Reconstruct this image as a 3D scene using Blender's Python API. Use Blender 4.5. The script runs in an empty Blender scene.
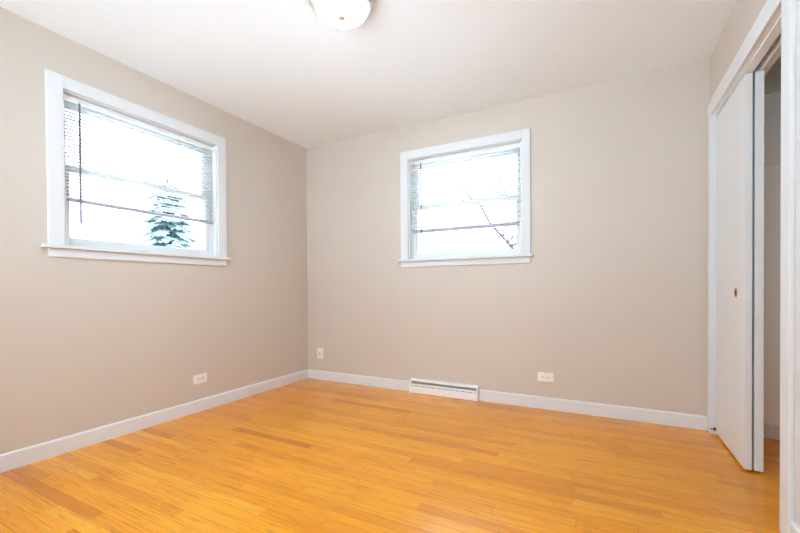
import bpy, bmesh, math, random
from mathutils import Vector, Matrix, noise as mnoise

scene = bpy.context.scene
COL = scene.collection

# ------------------------------------------------------------------ camera
CAM_POS = Vector((2.8084, -3.2196, 0.9517))
YAW, PITCH, ROLL = 0.4835, -0.0098, -0.0064
fwd0 = Vector((-math.sin(YAW), math.cos(YAW), 0))
rgt0 = Vector((math.cos(YAW), math.sin(YAW), 0))
up0 = Vector((0, 0, 1))
f2 = math.cos(PITCH) * fwd0 + math.sin(PITCH) * up0
u2 = -math.sin(PITCH) * fwd0 + math.cos(PITCH) * up0
r3 = math.cos(ROLL) * rgt0 + math.sin(ROLL) * u2
u3 = -math.sin(ROLL) * rgt0 + math.cos(ROLL) * u2
cam_data = bpy.data.cameras.new('camera')
cam_data.sensor_fit = 'HORIZONTAL'
cam_data.sensor_width = 36.0
cam_data.lens = 389.704 * 36.0 / 800.0
cam_data.shift_y = 25.39 / 800.0
cam_data.clip_start = 0.02
cam_data.clip_end = 200
cam = bpy.data.objects.new('camera', cam_data)
COL.objects.link(cam)
m = Matrix((r3, u3, -f2)).transposed().to_4x4()
m.translation = CAM_POS
cam.matrix_world = m
scene.camera = cam

# ------------------------------------------------------------------ light and exposure
SKY = 1.75
SUN = 9.0
LAMP = 42.0
world = bpy.data.worlds.new('sky')
scene.world = world
world.use_nodes = True
bg = world.node_tree.nodes['Background']
bg.inputs['Color'].default_value = (0.81, 0.965, 1.08, 1)
bg.inputs['Strength'].default_value = SKY

sun_data = bpy.data.lights.new('sun', 'SUN')      # added to light the ground, which bounces it indoors; no beam enters a window
sun_data.energy = SUN
sun_data.angle = 0.01
sun_data.color = (0.78, 0.93, 1.10)
sun = bpy.data.objects.new('sun', sun_data)
sun.rotation_euler = Vector((-0.8, 0.0, -0.6)).to_track_quat('-Z', 'Y').to_euler()
COL.objects.link(sun)

vs = scene.view_settings
vs.view_transform = 'Standard'
vs.look = 'None'
vs.exposure = 1.80
vs.gamma = 1.0
vs.use_curve_mapping = False

def window_portal(name, loc, rot, sx, sy):
    """marks a window opening so the renderer samples the sky through it"""
    l = bpy.data.lights.new(name, 'AREA')
    l.shape = 'RECTANGLE'
    l.size, l.size_y = sx, sy
    l.cycles.is_portal = True
    o = bpy.data.objects.new(name, l)
    o.location = loc
    o.rotation_euler = rot
    COL.objects.link(o)
window_portal('window_daylight', (-0.21, -1.596, 1.67), (0, -math.pi / 2, 0), 0.98, 1.06)
window_portal('window_daylight', (1.45, -4.17, 1.37), (math.pi / 2, 0, 0), 2.5, 1.74)  # opening of the added window behind the viewer
window_portal('window_daylight', (1.719, 0.21, 1.67), (-math.pi / 2, 0, 0), 1.06, 0.98)

cy = scene.cycles
cy.max_bounces = 14
cy.diffuse_bounces = 10
cy.glossy_bounces = 4
cy.transmission_bounces = 8
cy.transparent_max_bounces = 16
cy.sample_clamp_indirect = 20.0
cy.caustics_reflective = False
cy.caustics_refractive = False
cy.use_denoising = True

# ------------------------------------------------------------------ material helpers
class NT:
    def __init__(self, name):
        self.mat = bpy.data.materials.new(name)
        self.mat.use_nodes = True
        self.t = self.mat.node_tree
        self.bsdf = self.t.nodes['Principled BSDF']
        self.out = self.t.nodes['Material Output']
    def n(self, typ, **kw):
        nd = self.t.nodes.new(typ)
        for k, v in kw.items():
            setattr(nd, k, v)
        return nd
    def link(self, a, b):
        self.t.links.new(a, b)
    def math(self, op, a, b=None, c=None):
        nd = self.n('ShaderNodeMath', operation=op)
        for i, v in enumerate((a, b, c)):
            if v is None:
                continue
            if isinstance(v, (int, float)):
                nd.inputs[i].default_value = v
            else:
                self.link(v, nd.inputs[i])
        return nd.outputs[0]
    def comb(self, x, y, z):
        nd = self.n('ShaderNodeCombineXYZ')
        for i, v in enumerate((x, y, z)):
            if isinstance(v, (int, float)):
                nd.inputs[i].default_value = v
            else:
                self.link(v, nd.inputs[i])
        return nd.outputs[0]
    def noise(self, vec, scale, detail=3, rough=0.5):
        nd = self.n('ShaderNodeTexNoise')
        nd.inputs['Scale'].default_value = scale
        nd.inputs['Detail'].default_value = detail
        nd.inputs['Roughness'].default_value = rough
        self.link(vec, nd.inputs['Vector'])
        return nd.outputs['Fac']
    def ramp(self, fac, stops):
        nd = self.n('ShaderNodeValToRGB')
        els = nd.color_ramp.elements
        while len(els) < len(stops):
            els.new(0.5)
        for e, (p, c) in zip(els, stops):
            e.position = p
            e.color = (*c, 1)
        self.link(fac, nd.inputs['Fac'])
        return nd.outputs['Color']
    def mixc(self, fac, a, b, mode='MIX'):
        nd = self.n('ShaderNodeMix', data_type='RGBA', blend_type=mode)
        for sock, v in ((nd.inputs[0], fac), (nd.inputs[6], a), (nd.inputs[7], b)):
            if isinstance(v, (int, float)):
                sock.default_value = v
            elif isinstance(v, tuple):
                sock.default_value = (*v, 1)
            else:
                self.link(v, sock)
        return nd.outputs[2]
    def pos(self):
        return self.n('ShaderNodeTexCoord').outputs['Object']
    def bump(self, h, strength, dist):
        nd = self.n('ShaderNodeBump')
        nd.inputs['Strength'].default_value = strength
        nd.inputs['Distance'].default_value = dist
        self.link(h, nd.inputs['Height'])
        self.link(nd.outputs['Normal'], self.bsdf.inputs['Normal'])
    def set(self, **kw):
        for k, v in kw.items():
            s = self.bsdf.inputs[k.replace('_', ' ')]
            s.default_value = (*v, 1) if isinstance(v, tuple) else v

def paint(name, col, rough, var=0.03, scale=3.0, bump=0.0, spec=0.4):
    t = NT(name)
    p = t.pos()
    f = t.noise(p, scale, 4)
    lo = tuple(max(0, c * (1 - var)) for c in col)
    hi = tuple(min(1, c * (1 + var)) for c in col)
    t.link(t.ramp(f, [(0.3, lo), (0.7, hi)]), t.bsdf.inputs['Base Color'])
    t.set(Roughness=rough, Specular_IOR_Level=spec)
    if bump:
        t.bump(t.noise(p, 260, 2), bump, 0.001)
    return t.mat

M = {}
M['wall'] = paint('beige_wall_paint', (0.605, 0.54, 0.468), 0.50, 0.012, 1.5, 0.05, 0.35)
M['ceiling'] = paint('white_ceiling_paint', (0.84, 0.885, 0.90), 0.75, 0.01, 1.5, 0.05, 0.2)
M['pale'] = paint('pale_grey_wall_tone', (0.70, 0.70, 0.70), 0.5, 0.012, 1.5, 0.05, 0.35)  # near part of the right wall, coloured paler and greyer than the beige
M['closet'] = paint('closet_wall_paint', (0.90, 0.88, 0.85), 0.6, 0.012, 1.5, 0.05, 0.3)
M['trim'] = paint('white_semigloss_trim', (0.715, 0.73, 0.738), 0.6, 0.012, 4.0, 0.0, 0.15)
M['door'] = paint('white_door_paint', (0.73, 0.75, 0.75), 0.42, 0.012, 2.0, 0.0, 0.4)
M['vinyl'] = paint('white_window_vinyl', (0.76, 0.78, 0.78), 0.5, 0.01, 4.0, 0.0, 0.2)
M['plate'] = paint('white_plastic_plate', (0.84, 0.82, 0.80), 0.3, 0.01, 10.0)
M['enamel'] = paint('white_enamel_metal', (0.84, 0.83, 0.81), 0.3, 0.01, 10.0)
M['dark'] = paint('dark_slot', (0.03, 0.03, 0.032), 0.6, 0.1, 20)
M['slotgrey'] = paint('grey_louver_metal', (0.36, 0.355, 0.35), 0.4, 0.05, 20)
M['track'] = paint('dark_track_metal', (0.05, 0.048, 0.055), 0.5, 0.1, 20)
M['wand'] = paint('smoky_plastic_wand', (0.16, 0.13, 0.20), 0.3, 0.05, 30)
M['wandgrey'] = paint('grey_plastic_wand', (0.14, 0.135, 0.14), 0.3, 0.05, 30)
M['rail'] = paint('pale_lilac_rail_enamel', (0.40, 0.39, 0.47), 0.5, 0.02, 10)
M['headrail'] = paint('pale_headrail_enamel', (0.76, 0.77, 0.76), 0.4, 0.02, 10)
M['cord'] = paint('white_cord', (0.75, 0.75, 0.75), 0.8, 0.05, 40)
M['maroon'] = paint('dark_maroon_rubber', (0.10, 0.012, 0.03), 0.5, 0.1, 40)
M['bark'] = paint('grey_brown_bark', (0.035, 0.027, 0.024), 0.9, 0.3, 8)
M['ground'] = paint('bright_bounce_ground', (0.80, 0.81, 0.82), 0.9, 0.04, 0.6)  # unseen ground, bright as snow to bounce light up to the ceiling
M['siding'] = paint('outside_wall', (0.7, 0.69, 0.67), 0.8, 0.03, 2)

t = NT('spruce_needles')
f = t.noise(t.pos(), 2.0, 4)
t.link(t.ramp(f, [(0.3, (0.075, 0.125, 0.135)), (0.7, (0.12, 0.18, 0.19))]), t.bsdf.inputs['Base Color'])
t.set(Roughness=0.7)
M['needles'] = t.mat

t = NT('brass')
t.set(Base_Color=(0.78, 0.52, 0.16), Metallic=1.0, Roughness=0.28)
f = t.noise(t.pos(), 60, 3)
t.link(t.ramp(f, [(0.3, (0.72, 0.46, 0.12)), (0.7, (0.85, 0.60, 0.22))]), t.bsdf.inputs['Base Color'])
M['brass'] = t.mat

t = NT('brushed_nickel')
f = t.noise(t.pos(), 80, 3)
t.link(t.ramp(f, [(0.3, (0.62, 0.56, 0.50)), (0.7, (0.74, 0.68, 0.62))]), t.bsdf.inputs['Base Color'])
t.set(Metallic=1.0, Roughness=0.35)
M['nickel'] = t.mat

t = NT('dark_bronze_finial')
f = t.noise(t.pos(), 80, 3)
t.link(t.ramp(f, [(0.3, (0.66, 0.44, 0.33)), (0.7, (0.74, 0.52, 0.41))]), t.bsdf.inputs['Base Color'])
t.set(Metallic=0.0, Roughness=0.5)
M['finial'] = t.mat

t = NT('lit_frosted_glass')          # the lamp's own lit glass bowl
f = t.noise(t.pos(), 6, 2)
t.link(t.ramp(f, [(0.3, (0.68, 0.94, 1.19)), (0.7, (0.69, 0.94, 1.19))]), t.bsdf.inputs['Emission Color'])
geo = t.n('ShaderNodeNewGeometry')
sz = t.n('ShaderNodeSeparateXYZ'); t.link(geo.outputs['Normal'], sz.inputs[0])
down = t.math('POWER', t.math('MAXIMUM', t.math('MULTIPLY', sz.outputs[2], -1.0), 0.0), 5.0)   # glow weighted to downward faces, to keep the ceiling from being overlit
t.link(t.math('MULTIPLY_ADD', down, LAMP, 0.8), t.bsdf.inputs['Emission Strength'])
t.set(Base_Color=(0.9, 0.88, 0.85), Roughness=0.3)
M['lamp'] = t.mat

t = NT('window_glass')
gl = t.n('ShaderNodeBsdfGlossy')
gl.inputs['Roughness'].default_value = 0.02
tr = t.n('ShaderNodeBsdfTransparent')
tr.inputs['Color'].default_value = (0.98, 0.985, 0.98, 1)
fr = t.n('ShaderNodeFresnel')
fr.inputs['IOR'].default_value = 1.25
mx = t.n('ShaderNodeMixShader')
t.link(fr.outputs[0], mx.inputs[0]); t.link(tr.outputs[0], mx.inputs[1]); t.link(gl.outputs[0], mx.inputs[2])
t.link(mx.outputs[0], t.out.inputs['Surface'])
M['glass'] = t.mat

t = NT('translucent_white_slat')
df = t.n('ShaderNodeBsdfDiffuse'); tl = t.n('ShaderNodeBsdfTranslucent')
c = t.ramp(t.noise(t.pos(), 5, 2), [(0.3, (0.89, 0.89, 0.88)), (0.7, (0.92, 0.92, 0.91))])
t.link(c, df.inputs['Color']); t.link(c, tl.inputs['Color'])
mx = t.n('ShaderNodeMixShader'); mx.inputs[0].default_value = 0.42
t.link(df.outputs[0], mx.inputs[1]); t.link(tl.outputs[0], mx.inputs[2])
t.link(mx.outputs[0], t.out.inputs['Surface'])
M['slat'] = t.mat

def oak():
    t = NT('honey_oak_strip_floor')
    p = t.pos()
    sp = t.n('ShaderNodeSeparateXYZ'); t.link(p, sp.inputs[0])
    x, y = sp.outputs[0], sp.outputs[1]
    W = 0.0572
    yr = t.math('DIVIDE', y, W)
    row = t.math('FLOOR', yr)
    fy = t.math('FRACT', t.math('ADD', yr, 1000.0))
    def wn(vec):
        nd = t.n('ShaderNodeTexWhiteNoise', noise_dimensions='3D')
        t.link(vec, nd.inputs['Vector'])
        return nd
    r1 = wn(t.comb(row, 3.7, 0.0)).outputs['Value']
    r2 = wn(t.comb(row, 11.3, 5.0)).outputs['Value']
    ln = t.math('MULTIPLY_ADD', r2, 0.7, 0.65)
    xs = t.math('DIVIDE', t.math('ADD', t.math('MULTIPLY_ADD', r1, 3.0, 20.0), x), ln)
    colm = t.math('FLOOR', xs)
    fx = t.math('FRACT', xs)
    w = wn(t.comb(row, colm, 1.0))
    rnd = w.outputs['Value']
    wc = t.n('ShaderNodeSeparateColor'); t.link(w.outputs['Color'], wc.inputs[0])
    rb = wc.outputs[1]
    # per-board tone
    tone = t.ramp(rnd, [(0.0, (0.64, 0.205, 0.006)), (0.12, (0.77, 0.270, 0.007)), (0.5, (0.85, 0.318, 0.008)),
                        (0.88, (0.87, 0.345, 0.010)), (1.0, (0.89, 0.385, 0.018))])
    # fine pores along the board
    gx = t.math('MULTIPLY_ADD', rnd, 37.0, t.math('MULTIPLY', x, 3.2))
    gy = t.math('MULTIPLY_ADD', rb, 19.0, t.math('MULTIPLY', y, 95.0))
    fine = t.noise(t.comb(gx, gy, 0.0), 1.0, 5, 0.62)
    pores = t.ramp(fine, [(0.28, (0.52, 0.40, 0.30)), (0.50, (1, 1, 1)), (0.8, (1.06, 1.06, 1.06))])
    c = t.mixc(0.8, tone, pores, 'MULTIPLY')
    # cathedral grain
    wv = t.n('ShaderNodeTexWave', wave_type='BANDS', bands_direction='Y', wave_profile='SAW')
    wv.inputs['Scale'].default_value = 1.0
    wv.inputs['Distortion'].default_value = 11.0
    wv.inputs['Detail'].default_value = 2.0
    wv.inputs['Detail Scale'].default_value = 1.3
    t.link(t.comb(t.math('MULTIPLY_ADD', rb, 9.0, t.math('MULTIPLY', x, 3.0)),
                  t.math('MULTIPLY_ADD', rnd, 5.0, t.math('MULTIPLY', y, 12.0)), 0.0), wv.inputs['Vector'])
    cath = t.ramp(wv.outputs['Fac'], [(0.0, (0.80, 0.70, 0.60)), (0.35, (1, 1, 1)), (1.0, (1.03, 1.03, 1.03))])
    c = t.mixc(t.math('MULTIPLY', t.math('GREATER_THAN', rb, 0.35), 0.55), c, cath, 'MULTIPLY')
    # short dark flecks
    fl = t.noise(t.comb(t.math('MULTIPLY_ADD', rb, 13.0, t.math('MULTIPLY', x, 7.0)), t.math('MULTIPLY_ADD', rnd, 7.0, t.math('MULTIPLY', y, 60.0)), 4.0), 1.0, 4, 0.6)
    c = t.mixc(0.9, c, t.ramp(fl, [(0.28, (0.70, 0.58, 0.48)), (0.42, (1, 1, 1))]), 'MULTIPLY')
    # broad worn variation
    broad = t.noise(p, 1.1, 3)
    c = t.mixc(0.5, c, t.ramp(broad, [(0.3, (0.90, 0.86, 0.82)), (0.7, (1.06, 1.07, 1.08))]), 'MULTIPLY')
    # seams between boards
    ey = t.math('MINIMUM', fy, t.math('SUBTRACT', 1.0, fy))
    sy = t.math('LESS_THAN', ey, 0.018)
    ex = t.math('MULTIPLY', t.math('MINIMUM', fx, t.math('SUBTRACT', 1.0, fx)), ln)
    sx = t.math('LESS_THAN', ex, 0.0013)
    seam = t.math('MAXIMUM', sy, sx)
    c = t.mixc(t.math('MULTIPLY', seam, 0.45), c, (0.16, 0.06, 0.015))
    t.link(c, t.bsdf.inputs['Base Color'])
    t.link(t.math('MULTIPLY_ADD', t.noise(p, 9, 3), 0.06, 0.18), t.bsdf.inputs['Roughness'])
    t.set(Specular_IOR_Level=0.6)
    h = t.math('ADD', t.math('MULTIPLY', fine, 0.25), t.math('SUBTRACT', 1.0, seam))
    t.bump(t.math('ADD', h, t.math('MULTIPLY', rnd, 0.3)), 0.12, 0.0008)
    return t.mat
M['oak'] = oak()

# ------------------------------------------------------------------ mesh helpers
class MB:
    def __init__(self):
        self.bm = bmesh.new()
    def box(self, x0, x1, y0, y1, z0, z1):
        vs_ = [self.bm.verts.new((x, y, z)) for z in (z0, z1) for y in (y0, y1) for x in (x0, x1)]
        for q in ((0, 2, 3, 1), (4, 5, 7, 6), (0, 1, 5, 4), (2, 6, 7, 3), (0, 4, 6, 2), (1, 3, 7, 5)):
            self.bm.faces.new([vs_[i] for i in q])
        return self
    def extrude(self, prof, a, b, fn, smooth=False):
        """closed profile [(p, q)] swept from a to b; fn(p, q, s) -> xyz"""
        r0 = [self.bm.verts.new(fn(p, q, a)) for p, q in prof]
        r1 = [self.bm.verts.new(fn(p, q, b)) for p, q in prof]
        n = len(prof)
        for i in range(n):
            fc = self.bm.faces.new((r0[i], r0[(i + 1) % n], r1[(i + 1) % n], r1[i]))
            fc.smooth = smooth
        self.bm.faces.new(r0[::-1]); self.bm.faces.new(r1)
        return self
    def lathe(self, prof, centre, seg=48, smooth=True, axis='z'):
        rings = []
        for r, h in prof:
            ring = []
            for k in range(seg):
                a = 2 * math.pi * k / seg
                u, v = r * math.cos(a), r * math.sin(a)
                d = (u, v, h) if axis == 'z' else ((h, u, v) if axis == 'x' else (u, h, v))
                ring.append(self.bm.verts.new(Vector(centre) + Vector(d)))
            rings.append(ring)
        for i in range(len(rings) - 1):
            for k in range(seg):
                fc = self.bm.faces.new((rings[i][k], rings[i][(k + 1) % seg], rings[i + 1][(k + 1) % seg], rings[i + 1][k]))
                fc.smooth = smooth
        self.bm.faces.new(rings[0][::-1]); self.bm.faces.new(rings[-1])
        return self
    def tube(self, pts, radii, seg=8, smooth=True):
        rings = []
        n = len(pts)
        pts = [Vector(p) for p in pts]
        for i, p in enumerate(pts):
            d = (pts[min(i + 1, n - 1)] - pts[max(i - 1, 0)]).normalized()
            a = d.orthogonal().normalized() if i == 0 else (prev - d * prev.dot(d)).normalized()
            prev = a
            b = d.cross(a)
            r = radii[i] if isinstance(radii, (list, tuple)) else radii
            rings.append([self.bm.verts.new(p + r * (math.cos(2 * math.pi * k / seg) * a + math.sin(2 * math.pi * k / seg) * b)) for k in range(seg)])
        for i in range(n - 1):
            for k in range(seg):
                fc = self.bm.faces.new((rings[i][k], rings[i][(k + 1) % seg], rings[i + 1][(k + 1) % seg], rings[i + 1][k]))
                fc.smooth = smooth
        self.bm.faces.new(rings[0][::-1]); self.bm.faces.new(rings[-1])
        return self
    def build(self, name, mat, parent=None, bevel=0.0, origin=None):
        bmesh.ops.recalc_face_normals(self.bm, faces=self.bm.faces[:])
        me = bpy.data.meshes.new(name)
        self.bm.to_mesh(me); self.bm.free()
        me.materials.append(M[mat])
        o = bpy.data.objects.new(name, me)
        COL.objects.link(o)
        if parent is not None:
            o.parent = parent
            o.matrix_parent_inverse = Matrix.Translation(-parent.location)
        if bevel:
            b = o.modifiers.new('bevel', 'BEVEL')
            b.width = bevel; b.segments = 2; b.limit_method = 'ANGLE'; b.angle_limit = 0.6
        return o

def empty(name, loc):
    o = bpy.data.objects.new(name, None)
    o.location = loc
    o.empty_display_size = 0.1
    COL.objects.link(o)
    return o
def tag(o, label, cat, group=None):
    o['label'] = label; o['category'] = cat
    if group:
        o['group'] = group
    return o
def struct(o, label, cat):
    o['kind'] = 'structure'; o['label'] = label; o['category'] = cat
    return o

# ------------------------------------------------------------------ the room
W, H = 3.421, 2.44
YF = -3.95                    # wall behind the viewer
XC = 4.06                     # back of the closet
YC = -1.42                    # near end of the closet
LW = dict(a0=-2.108, a1=-1.083, z0=1.205, z1=2.128)     # left window opening (y range)
RW = dict(a0=1.212, a1=2.225, z0=1.205, z1=2.130)       # back window opening (x range)

struct(MB().box(-0.2, XC + 0.12, YF - 0.2, 0.2, -0.12, 0.0).build('floor', 'oak'), 'glossy honey oak strip floor across the whole room', 'floor')
struct(MB().box(-0.2, XC + 0.12, YF - 0.2, 0.2, H, H + 0.15).build('ceiling', 'ceiling'), 'plain white painted ceiling', 'ceiling')

b = MB()
b.box(-0.2, 0, YF - 0.2, LW['a0'], 0, H).box(-0.2, 0, LW['a1'], 0.2, 0, H)
b.box(-0.2, 0, LW['a0'], LW['a1'], 0, LW['z0']).box(-0.2, 0, LW['a0'], LW['a1'], LW['z1'], H)
struct(b.build('wall_left', 'wall'), 'beige wall left of the room corner, with the spruce window', 'wall')
b = MB()
b.box(0, RW['a0'], 0, 0.2, 0, H).box(RW['a1'], W + 0.06, 0, 0.2, 0, H)
b.box(RW['a0'], RW['a1'], 0, 0.2, 0, RW['z0']).box(RW['a0'], RW['a1'], 0, 0.2, RW['z1'], H)
struct(b.build('wall_back', 'wall'), 'beige far wall holding the bare branch window and the floor register', 'wall')
OY0, OY1, OZ = -1.216, -0.072, 2.045      # closet opening
b = MB()
b.box(W, W + 0.12, OY1 + 0.02, 0, 0, H)
b.box(W, W + 0.12, OY0 - 0.02, OY1 + 0.02, OZ + 0.115, H)
struct(b.build('wall_right', 'wall'), 'beige wall around the closet opening', 'wall')
struct(MB().box(W, W + 0.12, YF, OY0 - 0.02, 0, H).build('wall_right_near', 'pale'), 'right wall nearer than the closet, coloured paler and greyer', 'wall')
struct(MB().box(W + 0.06, XC + 0.12, 0, 0.2, 0, H).build('wall_closet_side', 'closet'), 'far side wall seen inside the closet', 'wall')
FX0, FX1, FZ0, FZ1 = 0.20, 2.70, 0.50, 2.24          # unseen wide window added behind the viewer for fill daylight
b = MB()
b.box(0, FX0, YF - 0.2, YF, 0, H).box(FX1, W + 0.12, YF - 0.2, YF, 0, H).box(FX0, FX1, YF - 0.2, YF, 0, FZ0).box(FX0, FX1, YF - 0.2, YF, FZ1, H)
struct(b.build('wall_front', 'wall'), 'beige wall behind the viewer', 'wall')
struct(MB().box(XC, XC + 0.12, YC - 0.1, 0, 0, H).build('wall_closet_back', 'closet'), 'beige back wall inside the closet', 'wall')
struct(MB().box(W + 0.12, XC, YC - 0.1, YC, 0, H).build('wall_closet_front', 'closet'), 'beige near side wall inside the closet', 'wall')

# baseboards: rounded top edge
BH, BT = 0.092, 0.014
BPROF = [(0, 0), (BT, 0), (BT, BH - 0.012), (BT - 0.002, BH - 0.005), (BT - 0.006, BH - 0.001), (BT - 0.009, BH), (0, BH)]
def baseboard(name, a, b_, fn, label):
    return struct(MB().extrude(BPROF, a, b_, fn).build(name, 'trim'), label, 'baseboard')
RX0, RX1 = 1.236, 1.870       # register
baseboard('baseboard_left', YF, 0, lambda p, q, s: (p, s, q), 'white baseboard along the wall left of the corner')
baseboard('baseboard_back_left', BT, RX0, lambda p, q, s: (s, -p, q), 'white baseboard between the corner and the register')
baseboard('baseboard_back_right', RX1, W - 0.016, lambda p, q, s: (s, -p, q), 'white baseboard between the register and the closet')
baseboard('baseboard_right', YF, -1.302, lambda p, q, s: (W - p, s, q), 'white baseboard on the near side of the closet')
baseboard('baseboard_front', BT, W - BT, lambda p, q, s: (s, YF + p, q), 'white baseboard behind the viewer')
baseboard('baseboard_closet', W + 0.12, XC - BT, lambda p, q, s: (s, -p, q), 'white baseboard on the side wall inside the closet')
baseboard('baseboard_closet_back', YC, 0, lambda p, q, s: (XC - p, s, q), 'white baseboard on the back wall inside the closet')

# ------------------------------------------------------------------ windows
def make_window(name, a0, a1, z0, z1, fn, label, oc0, oc1, st0, st1, ap0, ap1):
    """fn(a, d, z): a along the wall, d into the room (+) or outwards (-)"""
    def bx(mb, a_0, a_1, d0, d1, z_0, z_1):
        P, Q = fn(a_0, d0, z_0), fn(a_1, d1, z_1)
        return mb.box(min(P[0], Q[0]), max(P[0], Q[0]), min(P[1], Q[1]), max(P[1], Q[1]), z_0, z_1)
    root = empty(name, fn((a0 + a1) / 2, 0, 1.213))
    struct(root, label, 'window')
    # casing with mitred outline, three boards in one frame
    c = MB()
    bx(c, oc0, a0, 0, 0.018, 1.213, 2.204); bx(c, a1, oc1, 0, 0.018, 1.213, 2.204); bx(c, a0, a1, 0, 0.018, z1, 2.204)
    c.build('casing', 'trim', root, 0.003)
    # stool and apron
    s = MB(); bx(s, st0, st1, 0.0, 0.042, 1.194, 1.213); s.build('sill', 'trim', root, 0.004)
    s = MB(); bx(s, a0, a1, -0.17, 0.0, 1.196, 1.2125); s.build('inner_sill', 'trim', root)
    s = MB(); bx(s, ap0, ap1, 0, 0.015, 1.143, 1.194); s.build('apron', 'trim', root, 0.005)
    # jamb liner
    j = MB()
    bx(j, a0, a0 + 0.010, -0.17, 0, 1.213, z1); bx(j, a1 - 0.010, a1, -0.17, 0, 1.213, z1); bx(j, a0 + 0.01, a1 - 0.01, -0.17, 0, z1 - 0.006, z1)
    j.build('jamb', 'vinyl', root, 0.001)
    # stops in front of the lower sash
    j = MB()
    i0, i1 = a0 + 0.010, a1 - 0.010
    bx(j, i0, i0 + 0.012, -0.058, -0.046, 1.213, z1 - 0.006); bx(j, i1 - 0.012, i1, -0.058, -0.046, 1.213, z1 - 0.006)
    j.build('stop', 'vinyl', root, 0.002)
    def sash(nm, d0, d1, zb, zt, stile, top, bot):
        f = MB()
        bx(f, i0, i0 + stile, d0, d1, zb, zt); bx(f, i1 - stile, i1, d0, d1, zb, zt)
        bx(f, i0 + stile, i1 - stile, d0, d1, zb, zb + bot); bx(f, i0 + stile, i1 - stile, d0, d1, zt - top, zt)
        # glazing bead
        dm = (d0 + d1) / 2
        k0, k1, y0, y1 = i0 + stile, i1 - stile, zb + bot, zt - top
        for q in ((k0, k0 + .006, y0, y1), (k1 - .006, k1, y0, y1), (k0 + .006, k1 - .006, y0, y0 + .006), (k0 + .006, k1 - .006, y1 - .006, y1)):
            bx(f, q[0], q[1], dm - 0.008, dm + 0.008, q[2], q[3])
        so = f.build(nm, 'vinyl', root, 0.002)
        g = MB(); bx(g, k0 + 0.001, k1 - 0.001, dm - 0.002, dm + 0.002, y0 + 0.001, y1 - 0.001)
        go = g.build('pane', 'glass', so)
        return so
    lo = sash('lower_sash', -0.090, -0.060, 1.213, 1.712, 0.042, 0.034, 0.052)
    sash('upper_sash', -0.125, -0.095, 1.680, z1 - 0.006, 0.040, 0.052, 0.034)
    # sash lock on the meeting rail
    k = MB(); am = (a0 + a1) / 2
    bx(k, am - 0.03, am + 0.03, -0.088, -0.062, 1.712, 1.718); bx(k, am - 0.012, am + 0.020, -0.082, -0.068, 1.718, 1.728)
    k.build('sash_lock', 'vinyl', root, 0.002)
    # storm window frame outside
    s = MB()
    bx(s, i0, i0 + 0.02, -0.168, -0.148, 1.213, z1 - 0.006); bx(s, i1 - 0.02, i1, -0.168, -0.148, 1.213, z1 - 0.006)
    bx(s, i0 + .02, i1 - .02, -0.168, -0.148, 1.213, 1.24); bx(s, i0 + .02, i1 - .02, -0.168, -0.148, z1 - 0.04, z1 - 0.006)
    s.build('storm_frame', 'vinyl', root, 0.001)
    return root
FL = lambda a, d, z: (d, a, z)
FB = lambda a, d, z: (a, -d, z)
make_window('window_1', LW['a0'], LW['a1'], LW['z0'], LW['z1'], FL, 'white double hung window with a spruce outside, on the wall left of the corner',
            -2.186, -1.006, -2.215, -0.978, -2.184, -1.007)
make_window('window_2', RW['a0'], RW['a1'], RW['z0'], RW['z1'], FB, 'white double hung window with bare branches outside, on the far wall',
            1.137, 2.291, 1.110, 2.312, 1.133, 2.287)

w3 = struct(empty('added_window', ((FX0 + FX1) / 2, YF, FZ0)), 'wide white window added behind the viewer to light the room', 'window')
c = MB()
c.box(FX0 - 0.075, FX0, YF, YF + 0.018, FZ0, FZ1 + 0.075).box(FX1, FX1 + 0.075, YF, YF + 0.018, FZ0, FZ1 + 0.075).box(FX0, FX1, YF, YF + 0.018, FZ1, FZ1 + 0.075)
c.build('casing', 'trim', w3, 0.003)
MB().box(FX0 - 0.1, FX1 + 0.1, YF, YF + 0.042, FZ0 - 0.019, FZ0).build('sill', 'trim', w3, 0.004)
for xa, xb in ((FX0, (FX0 + FX1) / 2), ((FX0 + FX1) / 2, FX1)):
    c = MB()
    c.box(xa, xa + 0.04, YF - 0.10, YF - 0.06, FZ0, FZ1).box(xb - 0.04, xb, YF - 0.10, YF - 0.06, FZ0, FZ1)
    c.box(xa + 0.04, xb - 0.04, YF - 0.10, YF - 0.06, FZ0, FZ0 + 0.05).box(xa + 0.04, xb - 0.04, YF - 0.10, YF - 0.06, FZ1 - 0.045, FZ1)
    so = c.build('sash', 'vinyl', w3, 0.002)
    MB().box(xa + 0.041, xb - 0.041, YF - 0.082, YF - 0.078, FZ0 + 0.051, FZ1 - 0.046).build('pane', 'glass', so)

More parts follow.
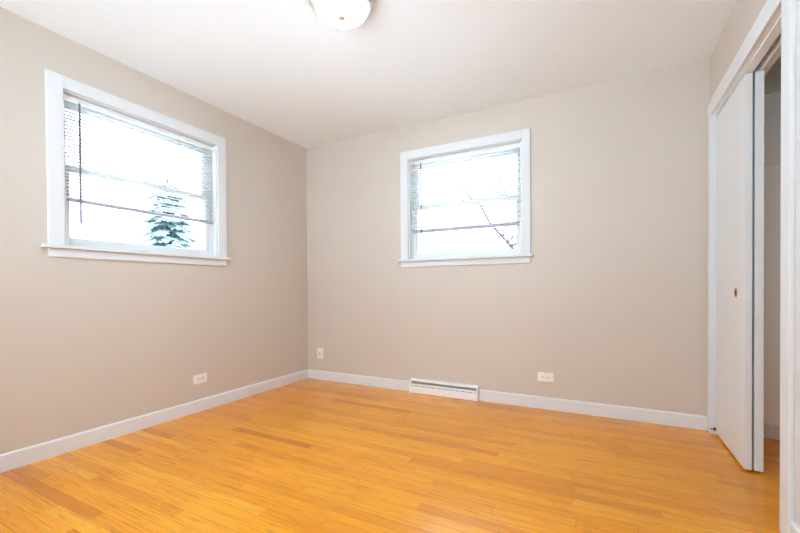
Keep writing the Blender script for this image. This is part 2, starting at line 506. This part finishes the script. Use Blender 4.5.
# ------------------------------------------------------------------ blinds
def make_blind(a0, a1, ztop, zrail, railh, nstack, wand_a, wand_bottom, wand_mat, fn, rmat, label, dmid=-0.030):
    def bx(mb, a_0, a_1, d0, d1, z_0, z_1):
        P, Q = fn(a_0, d0, z_0), fn(a_1, d1, z_1)
        return mb.box(min(P[0], Q[0]), max(P[0], Q[0]), min(P[1], Q[1]), max(P[1], Q[1]), z_0, z_1)
    root = empty('venetian_blind', fn((a0 + a1) / 2, dmid, ztop))
    tag(root, label, 'blind', 'window blinds')
    h = MB(); bx(h, a0, a1, dmid - 0.013, dmid + 0.013, ztop - 0.025, ztop)
    h.build('headrail', 'headrail', root, 0.003)
    for e in (a0 - 0.003, a1 - 0.012):
        h = MB(); bx(h, e, e + 0.015, dmid - 0.016, dmid + 0.016, ztop - 0.028, ztop + 0.003)
        h.build('bracket', 'plate', root, 0.002)
    prof = []
    n = 5
    for i in range(n):
        u = i / (n - 1) * 2 - 1
        prof.append((u * 0.0125, 0.0022 * (1 - u * u)))
    lower = [(p, q - 0.0005) for p, q in prof[::-1]]
    pr_ = prof + lower
    s = MB()
    pitch = 0.0205
    zt = ztop - 0.040
    zb = zrail + railh + nstack * 0.0022
    cnt = int((zt - zb) / pitch)
    zs = [zb + 0.004 + i * pitch for i in range(cnt + 1)]
    zs += [zrail + railh + 0.0008 + k * 0.0022 for k in range(nstack)]
    tilt = math.radians(4)
    for z in zs:
        s.extrude(pr_, a0 + 0.004, a1 - 0.004,
                  lambda p, q, t_, z=z: fn(t_, dmid + p * math.cos(tilt) - q * math.sin(tilt), z + q * math.cos(tilt) + p * math.sin(tilt)), True)
    s.build('slats', 'slat', root)
    r = MB(); bx(r, a0 + 0.002, a1 - 0.002, dmid - 0.012, dmid + 0.012, zrail, zrail + railh)
    br = r.build('bottom_rail', rmat, root, 0.002)
    for e in (a0 - 0.001, a1 - 0.007):
        r = MB(); bx(r, e, e + 0.008, dmid - 0.0135, dmid + 0.0135, zrail - 0.001, zrail + railh + 0.001)
        r.build('end_cap', 'plate', br, 0.001)
    L = a1 - a0
    for fr_ in (0.085, 0.5, 0.915):
        c = MB()
        for dd in (-0.0132, 0.0132):
            P, Q = fn(a0 + fr_ * L, dmid + dd, ztop - 0.026), fn(a0 + fr_ * L, dmid + dd, zrail + 0.003)
            c.tube([P, Q], 0.0007, 5)
        c.build('ladder_cord', 'cord', root)
    w = MB()
    dw = dmid + 0.024
    w.tube([fn(wand_a, dw, wand_bottom), fn(wand_a, dw, ztop - 0.032)], 0.0060, 6, False)
    wo = w.build('wand', wand_mat, root)
    w = MB()
    w.tube([fn(wand_a, dmid + 0.012, ztop - 0.016), fn(wand_a, dw, ztop - 0.019), fn(wand_a, dw, ztop - 0.036)], 0.002, 6)
    w.build('hook', 'nickel', wo)
    return root
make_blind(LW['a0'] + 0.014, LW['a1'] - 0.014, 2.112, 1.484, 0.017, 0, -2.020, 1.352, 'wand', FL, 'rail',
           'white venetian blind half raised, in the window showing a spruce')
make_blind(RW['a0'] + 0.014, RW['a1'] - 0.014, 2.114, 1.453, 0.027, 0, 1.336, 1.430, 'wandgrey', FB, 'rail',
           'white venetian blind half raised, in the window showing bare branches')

# ------------------------------------------------------------------ closet: casing, jambs, doors
cs = empty('trim_1', (W, (OY0 + OY1) / 2, 0))
struct(cs, 'white casing and jambs framing the closet opening', 'door frame')
b = MB()
b.box(W - 0.016, W, -0.075, -0.010, 0, OZ).box(W - 0.016, W, -1.300, OY0, 0, OZ).box(W - 0.016, W, -1.300, -0.010, OZ - 0.003, 2.125)
b.build('casing', 'trim', cs, 0.003)
b = MB()
b.box(W, W + 0.12, OY1, OY1 + 0.02, 0, OZ + 0.115).box(W, W + 0.12, OY0 - 0.02, OY0, 0, OZ + 0.115)
b.build('side_jamb', 'trim', cs, 0.001)
b = MB()
b.box(W, W + 0.018, OY0, OY1, OZ, OZ + 0.115)
b.box(W + 0.018, W + 0.0575, OY0, OY1, 2.036, OZ + 0.115)
b.build('head_jamb', 'ceiling', cs)
MB().box(W + 0.0575, W + 0.083, OY0, OY1, 2.125, OZ + 0.115).build('door_track', 'track', cs)
MB().box(W + 0.083, W + 0.088, OY0, OY1, 2.030, OZ + 0.115).build('track_rail', 'trim', cs)
MB().box(W + 0.088, W + 0.12, OY0, OY1, 2.033, OZ + 0.115).build('header_board', 'wall', cs)

def sliding_door(name, x0, x1, y0, y1, label):
    root = empty(name, ((x0 + x1) / 2, (y0 + y1) / 2, 0))
    struct(root, label, 'door')
    MB().box(x0, x1, y0, y1, 0.012, 2.028).build('door_panel', 'door', root, 0.002)
    return root
DX0, DX1 = W + 0.019, W + 0.0505
d1 = sliding_door('door_1', DX0, DX1, -0.642, -0.076, 'plain white sliding closet door in front, with a brass finger pull')
sliding_door('door_2', W + 0.0600, W + 0.0955, -0.640, -0.076, 'plain white sliding closet door behind the one with the brass pull')
# round brass cup pull
p = MB()
cc = (DX0, -0.500, 0.915)
p.lathe([(0.0285, 0.0005), (0.0285, -0.0015), (0.026, -0.003), (0.0225, -0.0026), (0.021, -0.0008), (0.020, -0.0004)], cc, 36, True, 'x')
fp = p.build('finger_pull', 'brass', d1)
p = MB(); p.lathe([(0.0195, -0.0003), (0.0195, -0.0009)], cc, 30, False, 'x'); p.build('pull_cup', 'track', fp)

# closet fittings
sh = empty('closet_shelf', (XC - 0.15, -0.7, 1.71))
tag(sh, 'beige closet shelf on a cleat behind the sliding doors', 'shelf')
MB().box(XC - 0.285, XC, YC, 0, 1.735, 1.752).build('shelf_board', 'closet', sh, 0.002)
MB().box(W + 0.14, XC, -0.018, 0, 1.700, 1.735).build('cleat', 'closet', sh, 0.002)
sh2 = empty('closet_shelf', (XC - 0.15, -0.7, 2.15))
tag(sh2, 'upper closet shelf just under the closet ceiling', 'shelf')
MB().box(XC - 0.285, XC, YC, 0, 2.165, 2.182).build('shelf_board', 'closet', sh2, 0.002)
MB().box(W + 0.14, XC, -0.016, 0, 2.140, 2.165).build('cleat', 'closet', sh2, 0.002)

# small dark guide at the foot of the far jamb
bp = empty('door_guide', (W + 0.012, OY1 - 0.004, 0.03))
tag(bp, 'tiny dark maroon stop at the foot of the closet jamb', 'door stop')
b = MB(); b.lathe([(0.004, 0.0), (0.009, -0.001), (0.009, -0.006), (0.006, -0.008)], (W + 0.012, OY1, 0.034), 16, True, 'y')
b.build('rubber_tip', 'maroon', bp)
b = MB(); b.box(W - 0.012, W + 0.004, OY1 - 0.006, OY1 - 0.0035, 0.031, 0.037)
b.build('tab', 'maroon', bp, 0.001)

# ------------------------------------------------------------------ ceiling lamp
LC = Vector((1.612, -1.567, H))
lamp = empty('ceiling_lamp', LC)
tag(lamp, 'round flush ceiling lamp with a lit frosted bowl and metal rim', 'ceiling lamp')
MB().lathe([(0.120, 0), (0.158, 0), (0.166, -0.004), (0.167, -0.010), (0.164, -0.016), (0.158, -0.020), (0.154, -0.028), (0.150, -0.036), (0.143, -0.043), (0.137, -0.044), (0.130, -0.044)], LC, 64).build('rim', 'nickel', lamp)
prof = [(0.136, -0.0442)]
for i in range(1, 13):
    a = i / 13 * math.pi / 2
    prof.append((0.136 * math.cos(a) ** 0.75, -0.0442 - 0.052 * math.sin(a)))
prof.append((0.010, -0.0962))
MB().lathe(prof, LC, 64).build('glass_bowl', 'lamp', lamp)
MB().lathe([(0.006, -0.0955), (0.022, -0.0972), (0.022, -0.0982), (0.012, -0.0998), (0.004, -0.1012)], LC, 24, False).build('finial', 'finial', lamp)

# ------------------------------------------------------------------ wall plates
def duplex(label, centre, fn):
    """horizontal duplex outlet; fn(a, d, z) maps onto its wall"""
    a, z = centre
    def bx(mb, a0, a1, d0, d1, z0, z1):
        P, Q = fn(a0, d0, z0), fn(a1, d1, z1)
        return mb.box(min(P[0], Q[0]), max(P[0], Q[0]), min(P[1], Q[1]), max(P[1], Q[1]), z0, z1)
    root = empty('wall_outlet', fn(a, 0, z))
    tag(root, label, 'outlet', 'horizontal duplex outlets')
    m_ = MB(); bx(m_, a - 0.0585, a + 0.0585, 0, 0.006, z - 0.036, z + 0.036); m_.build('cover_plate', 'plate', root, 0.003)
    for s in (-1, 1):
        m_ = MB()
        m_.extrude([(0.0165 * math.cos(k) * 0.9, 0.0165 * math.sin(k)) for k in [i * math.pi / 10 for i in range(20)]], 0.005, 0.0085,
                   lambda p_, q_, d, s=s: fn(a + s * 0.0195 + p_, d, z + q_))
        r = m_.build('receptacle', 'plate', root)
        m_ = MB()
        for dz in (-0.0062, 0.0062):
            bx(m_, a + s * 0.0195 - 0.001, a + s * 0.0195 + 0.007, 0.008, 0.0090, z + dz - 0.0013, z + dz + 0.0013)
        bx(m_, a + s * 0.0195 - 0.0095, a + s * 0.0195 - 0.005, 0.008, 0.0090, z - 0.0025, z + 0.0025)
        m_.build('slots', 'dark', r)
    m_ = MB()
    m_.extrude([(0.003 * math.cos(i * math.pi / 6), 0.003 * math.sin(i * math.pi / 6)) for i in range(12)], 0.005, 0.0072, lambda p_, q_, d: fn(a + p_, d, z + q_))
    m_.build('screw', 'nickel', root)
    return root
duplex('white horizontal outlet plate below the window with the spruce', (-1.252, 0.252), FL)
duplex('white horizontal outlet plate right of the floor register', (2.399, 0.248), FB)
jk = empty('cable_jack', (0.170, 0, 0.274))
tag(jk, 'small upright white cable plate beside the room corner', 'cable jack')
MB().box(0.134, 0.206, -0.006, 0, 0.217, 0.331).build('cover_plate', 'plate', jk, 0.003)
MB().lathe([(0.008, -0.004), (0.008, -0.007), (0.0048, -0.0075), (0.0048, -0.015), (0.002, -0.0155)], (0.170, 0, 0.272), 16, True, 'y').build('connector', 'dark', jk)
for zz in (0.229, 0.319):
    b = MB(); b.lathe([(0.003, -0.005), (0.003, -0.0068), (0.001, -0.0072)], (0.170, 0, zz), 12, True, 'y')
    b.build('screw', 'nickel', jk)

# ------------------------------------------------------------------ baseboard register
rg = empty('baseboard_register', ((RX0 + RX1) / 2, 0, 0))
tag(rg, 'white metal baseboard register with a dark louver slot under the far window', 'register')
FX = lambda p_, q_, s_: (s_, -p_, q_)
b = MB()
e = 0.012
b.extrude([(0.001, 0.103), (0.032, 0.103), (0.034, 0.106), (0.030, 0.118), (0.001, 0.122)], RX0 + e, RX1 - e, FX)
b.build('top_hood', 'enamel', rg, 0.001)
b = MB()
b.extrude([(0.050, 0.002), (0.054, 0.004), (0.050, 0.066), (0.047, 0.066)], RX0 + e, RX1 - e, FX)
b.build('front_panel', 'enamel', rg)
b = MB()
b.extrude([(0.034, 0.0715), (0.0495, 0.0715), (0.0475, 0.0805), (0.0445, 0.0825), (0.030, 0.0825)], RX0 + e, RX1 - e, FX)
b.build('middle_bar', 'enamel', rg)
b = MB()
b.extrude([(0.010, 0.078), (0.034, 0.083), (0.034, 0.085), (0.010, 0.098)], RX0 + e, RX1 - e, FX)
b.build('damper', 'slotgrey', rg)
b = MB()
b.box(RX0 + e, RX1 - e, -0.008, -0.001, 0.004, 0.102)
b.box(RX0 + e, RX1 - e, -0.044, -0.008, 0.056, 0.0715)
b.build('dark_core', 'dark', rg)
n = 11
for i in range(n):
    xx = RX0 + e + (RX1 - RX0 - 2 * e) * (i + 0.5) / n
    b = MB(); b.box(xx - 0.0035, xx + 0.0035, -0.0497, -0.040, 0.064, 0.073)
    b.build('bridge', 'enamel', rg)
for x0 in (RX0, RX1 - e):
    b = MB()
    b.extrude([(0.0, 0.0), (0.057, 0.0), (0.057, 0.010), (0.051, 0.085), (0.036, 0.122), (0.0, 0.124)], x0, x0 + e, FX)
    b.build('end_cap', 'enamel', rg, 0.002)

# ------------------------------------------------------------------ outdoors
struct(MB().box(-60, 60, -60, 60, -1.35, -1.25).build('ground', 'ground'), 'unseen open ground outside, made snow-bright to bounce light indoors', 'ground')

def spruce(loc, height, seed):
    rnd = random.Random(seed)
    root = empty('spruce_tree', loc)
    tag(root, 'blue green spruce with drooping boughs outside the left window', 'tree')
    L = Vector(loc)
    MB().tube([L, L + Vector((0.02, 0.03, height * 0.5)), L + Vector((0, 0, height))], [0.16, 0.11, 0.015], 10).build('trunk', 'bark', root)
    fo = MB()
    def spray(p, d, ln, w):
        """a needle-covered twig: a flattened spindle of short side shoots"""
        side = d.cross(Vector((0, 0, 1)))
        if side.length < 1e-3:
            return
        side.normalize(); upv = side.cross(d)
        k = 6
        for i in range(k):
            q = p + d * (ln * i / k)
            for s in (-1, 1):
                dd = (d * 0.8 + side * s * 0.75 + upv * rnd.uniform(-0.35, 0.15)).normalized()
                l2 = w * (1 - 0.6 * i / k) * rnd.uniform(0.7, 1.2)
                fo.tube([q, q + dd * l2 * 0.5, q + dd * l2], [0.012, 0.020, 0.002], 4, False)
        fo.tube([p, p + d * ln * 0.6, p + d * ln], [0.014, 0.02, 0.002], 4, False)
    z = 0.9
    while z < height - 0.15:
        frac = z / height
        R = 1.5 * (1 - frac) ** 0.7 + 0.10
        nb = rnd.randint(6, 8)
        a0 = rnd.uniform(0, 6.28)
        for k in range(nb):
            a = a0 + 6.283 * k / nb + rnd.uniform(-0.3, 0.3)
            r = R * rnd.uniform(0.6, 1.12)
            out = Vector((math.cos(a), math.sin(a), 0))
            pts = []
            for i in range(7):
                s = i / 6
                pts.append(L + Vector((0, 0, z)) + out * (r * s) + Vector((0, 0, 0.12 * r * s - 0.55 * r * s * s + 0.12 * r * s ** 4)))
            fo.tube(pts, [0.02 - 0.0025 * i for i in range(7)], 4, False)
            for i in range(2, 7):
                d = (pts[i] - pts[i - 1]).normalized()
                ln = 0.34 * (0.5 + 0.5 * R)
                for s in (-1, 0, 1):
                    sd = d.cross(Vector((0, 0, 1))).normalized()
                    dd = (d + sd * s * 0.8 + Vector((0, 0, -0.15 - 0.1 * abs(s)))).normalized()
                    spray(pts[i - 1], dd, ln * rnd.uniform(0.7, 1.1), 0.15)
        z += rnd.uniform(0.19, 0.27)
    fo.build('foliage', 'needles', root)
spruce((-9.0, 4.05, -1.25), 5.75, 7)

def bare_tree():
    rnd = random.Random(21)
    base = Vector((1.55, 7.2, -1.25))
    root = empty('bare_tree', base)
    tag(root, 'leafless tree with thin twigs outside the far window', 'tree')
    tr = MB()
    limb = [base, Vector((1.35, 7.1, 0.2)), Vector((1.02, 7.0, 1.30)), Vector((0.70, 7.0, 2.00)), Vector((0.37, 7.0, 2.37)), Vector((0.11, 7.02, 2.68)),
            Vector((-0.13, 7.05, 3.15)), Vector((-0.40, 7.1, 3.37)), Vector((-0.72, 7.15, 3.74)), Vector((-0.95, 7.2, 4.2))]
    tr.tube(limb, [0.07, 0.055, 0.034, 0.022, 0.030, 0.034, 0.030, 0.024, 0.018, 0.008], 8)
    tr.build('trunk', 'bark', root)
    tw = MB()
    def twig(p, d, ln, r, depth):
        pts = [p]
        for i in range(4):
            d = (d + Vector((rnd.uniform(-.25, .25), rnd.uniform(-.25, .25), rnd.uniform(-.15, .25)))).normalized()
            pts.append(pts[-1] + d * ln / 4)
        tw.tube(pts, [r, r * .85, r * .7, r * .5, r * .25], 5)
        if depth > 0:
            for i in (1, 2, 3, 4):
                for _ in range(rnd.randint(0, 1) + (1 if depth > 1 else 0)):
                    sd = Vector((rnd.uniform(-1, 1), rnd.uniform(-1, 1), rnd.uniform(-.2, 1))).normalized()
                    twig(pts[i], (d * 0.7 + sd * 0.8).normalized(), ln * 0.55, r * 0.55, depth - 1)
    twig(limb[2], Vector((0.1, 0, 1)), 1.0, 0.022, 1)
    twig(limb[3], Vector((0.25, 0, 0.9)), 0.9, 0.018, 1)
    twig(limb[3], Vector((-0.5, 0, 0.2)), 0.55, 0.014, 2)
    twig(limb[2], Vector((-0.9, 0, 0.4)), 0.7, 0.014, 2)
    twig(limb[2], Vector((0.3, 0.3, 0.3)), 0.6, 0.014, 2)
    twig(limb[6], Vector((-0.9, 0, 0.15)), 0.8, 0.013, 1)
    twig(limb[7], Vector((-0.8, 0, 0.5)), 0.7, 0.011, 1)
    tw.tube([Vector((1.10, 7.0, 2.40)), Vector((0.80, 7.0, 2.55)), Vector((0.48, 7.0, 2.70)), Vector((0.60, 7.0, 2.88)), Vector((0.83, 7.0, 2.82))], [0.02, 0.018, 0.018, 0.018, 0.010], 5)
    tw.tube([Vector((0.83, 7.0, 2.95)), Vector((0.62, 7.0, 3.25)), Vector((0.40, 7.0, 3.64)), Vector((0.36, 7.0, 4.1))], [0.018, 0.020, 0.018, 0.010], 5)
    tw.tube([Vector((0.62, 7.0, 3.25)), Vector((0.38, 7.02, 3.42)), Vector((0.19, 7.05, 3.58)), Vector((0.0, 7.05, 3.85))], [0.018, 0.018, 0.018, 0.008], 5)
    tw.tube([limb[1], Vector((1.5, 7.1, 1.2)), Vector((1.10, 7.0, 2.40)), Vector((0.83, 7.0, 2.95))], [0.03, 0.03, 0.02, 0.016], 5)
    for q in ((0.45, 7.0, 2.28), (0.60, 7.0, 2.12), (0.70, 7.0, 2.0), (0.82, 7.0, 1.75)):
        for dx, dz in ((-0.7, 0.5), (0.8, 0.5), (-0.2, 1.0), (-0.9, -0.1), (0.7, 0.9)):
            twig(Vector(q), Vector((dx, 0.2, dz)).normalized(), 0.36, 0.017, 1)
    for q in ((0.40, 7.0, 3.64), (0.19, 7.05, 3.58), (0.6, 7.0, 3.28)):
        twig(Vector(q), Vector((-0.3, 0, 1)), 0.5, 0.008, 1)
        twig(Vector(q), Vector((0.3, 0, 1)), 0.5, 0.008, 1)
    tw.build('twigs', 'bark', root)
bare_tree()
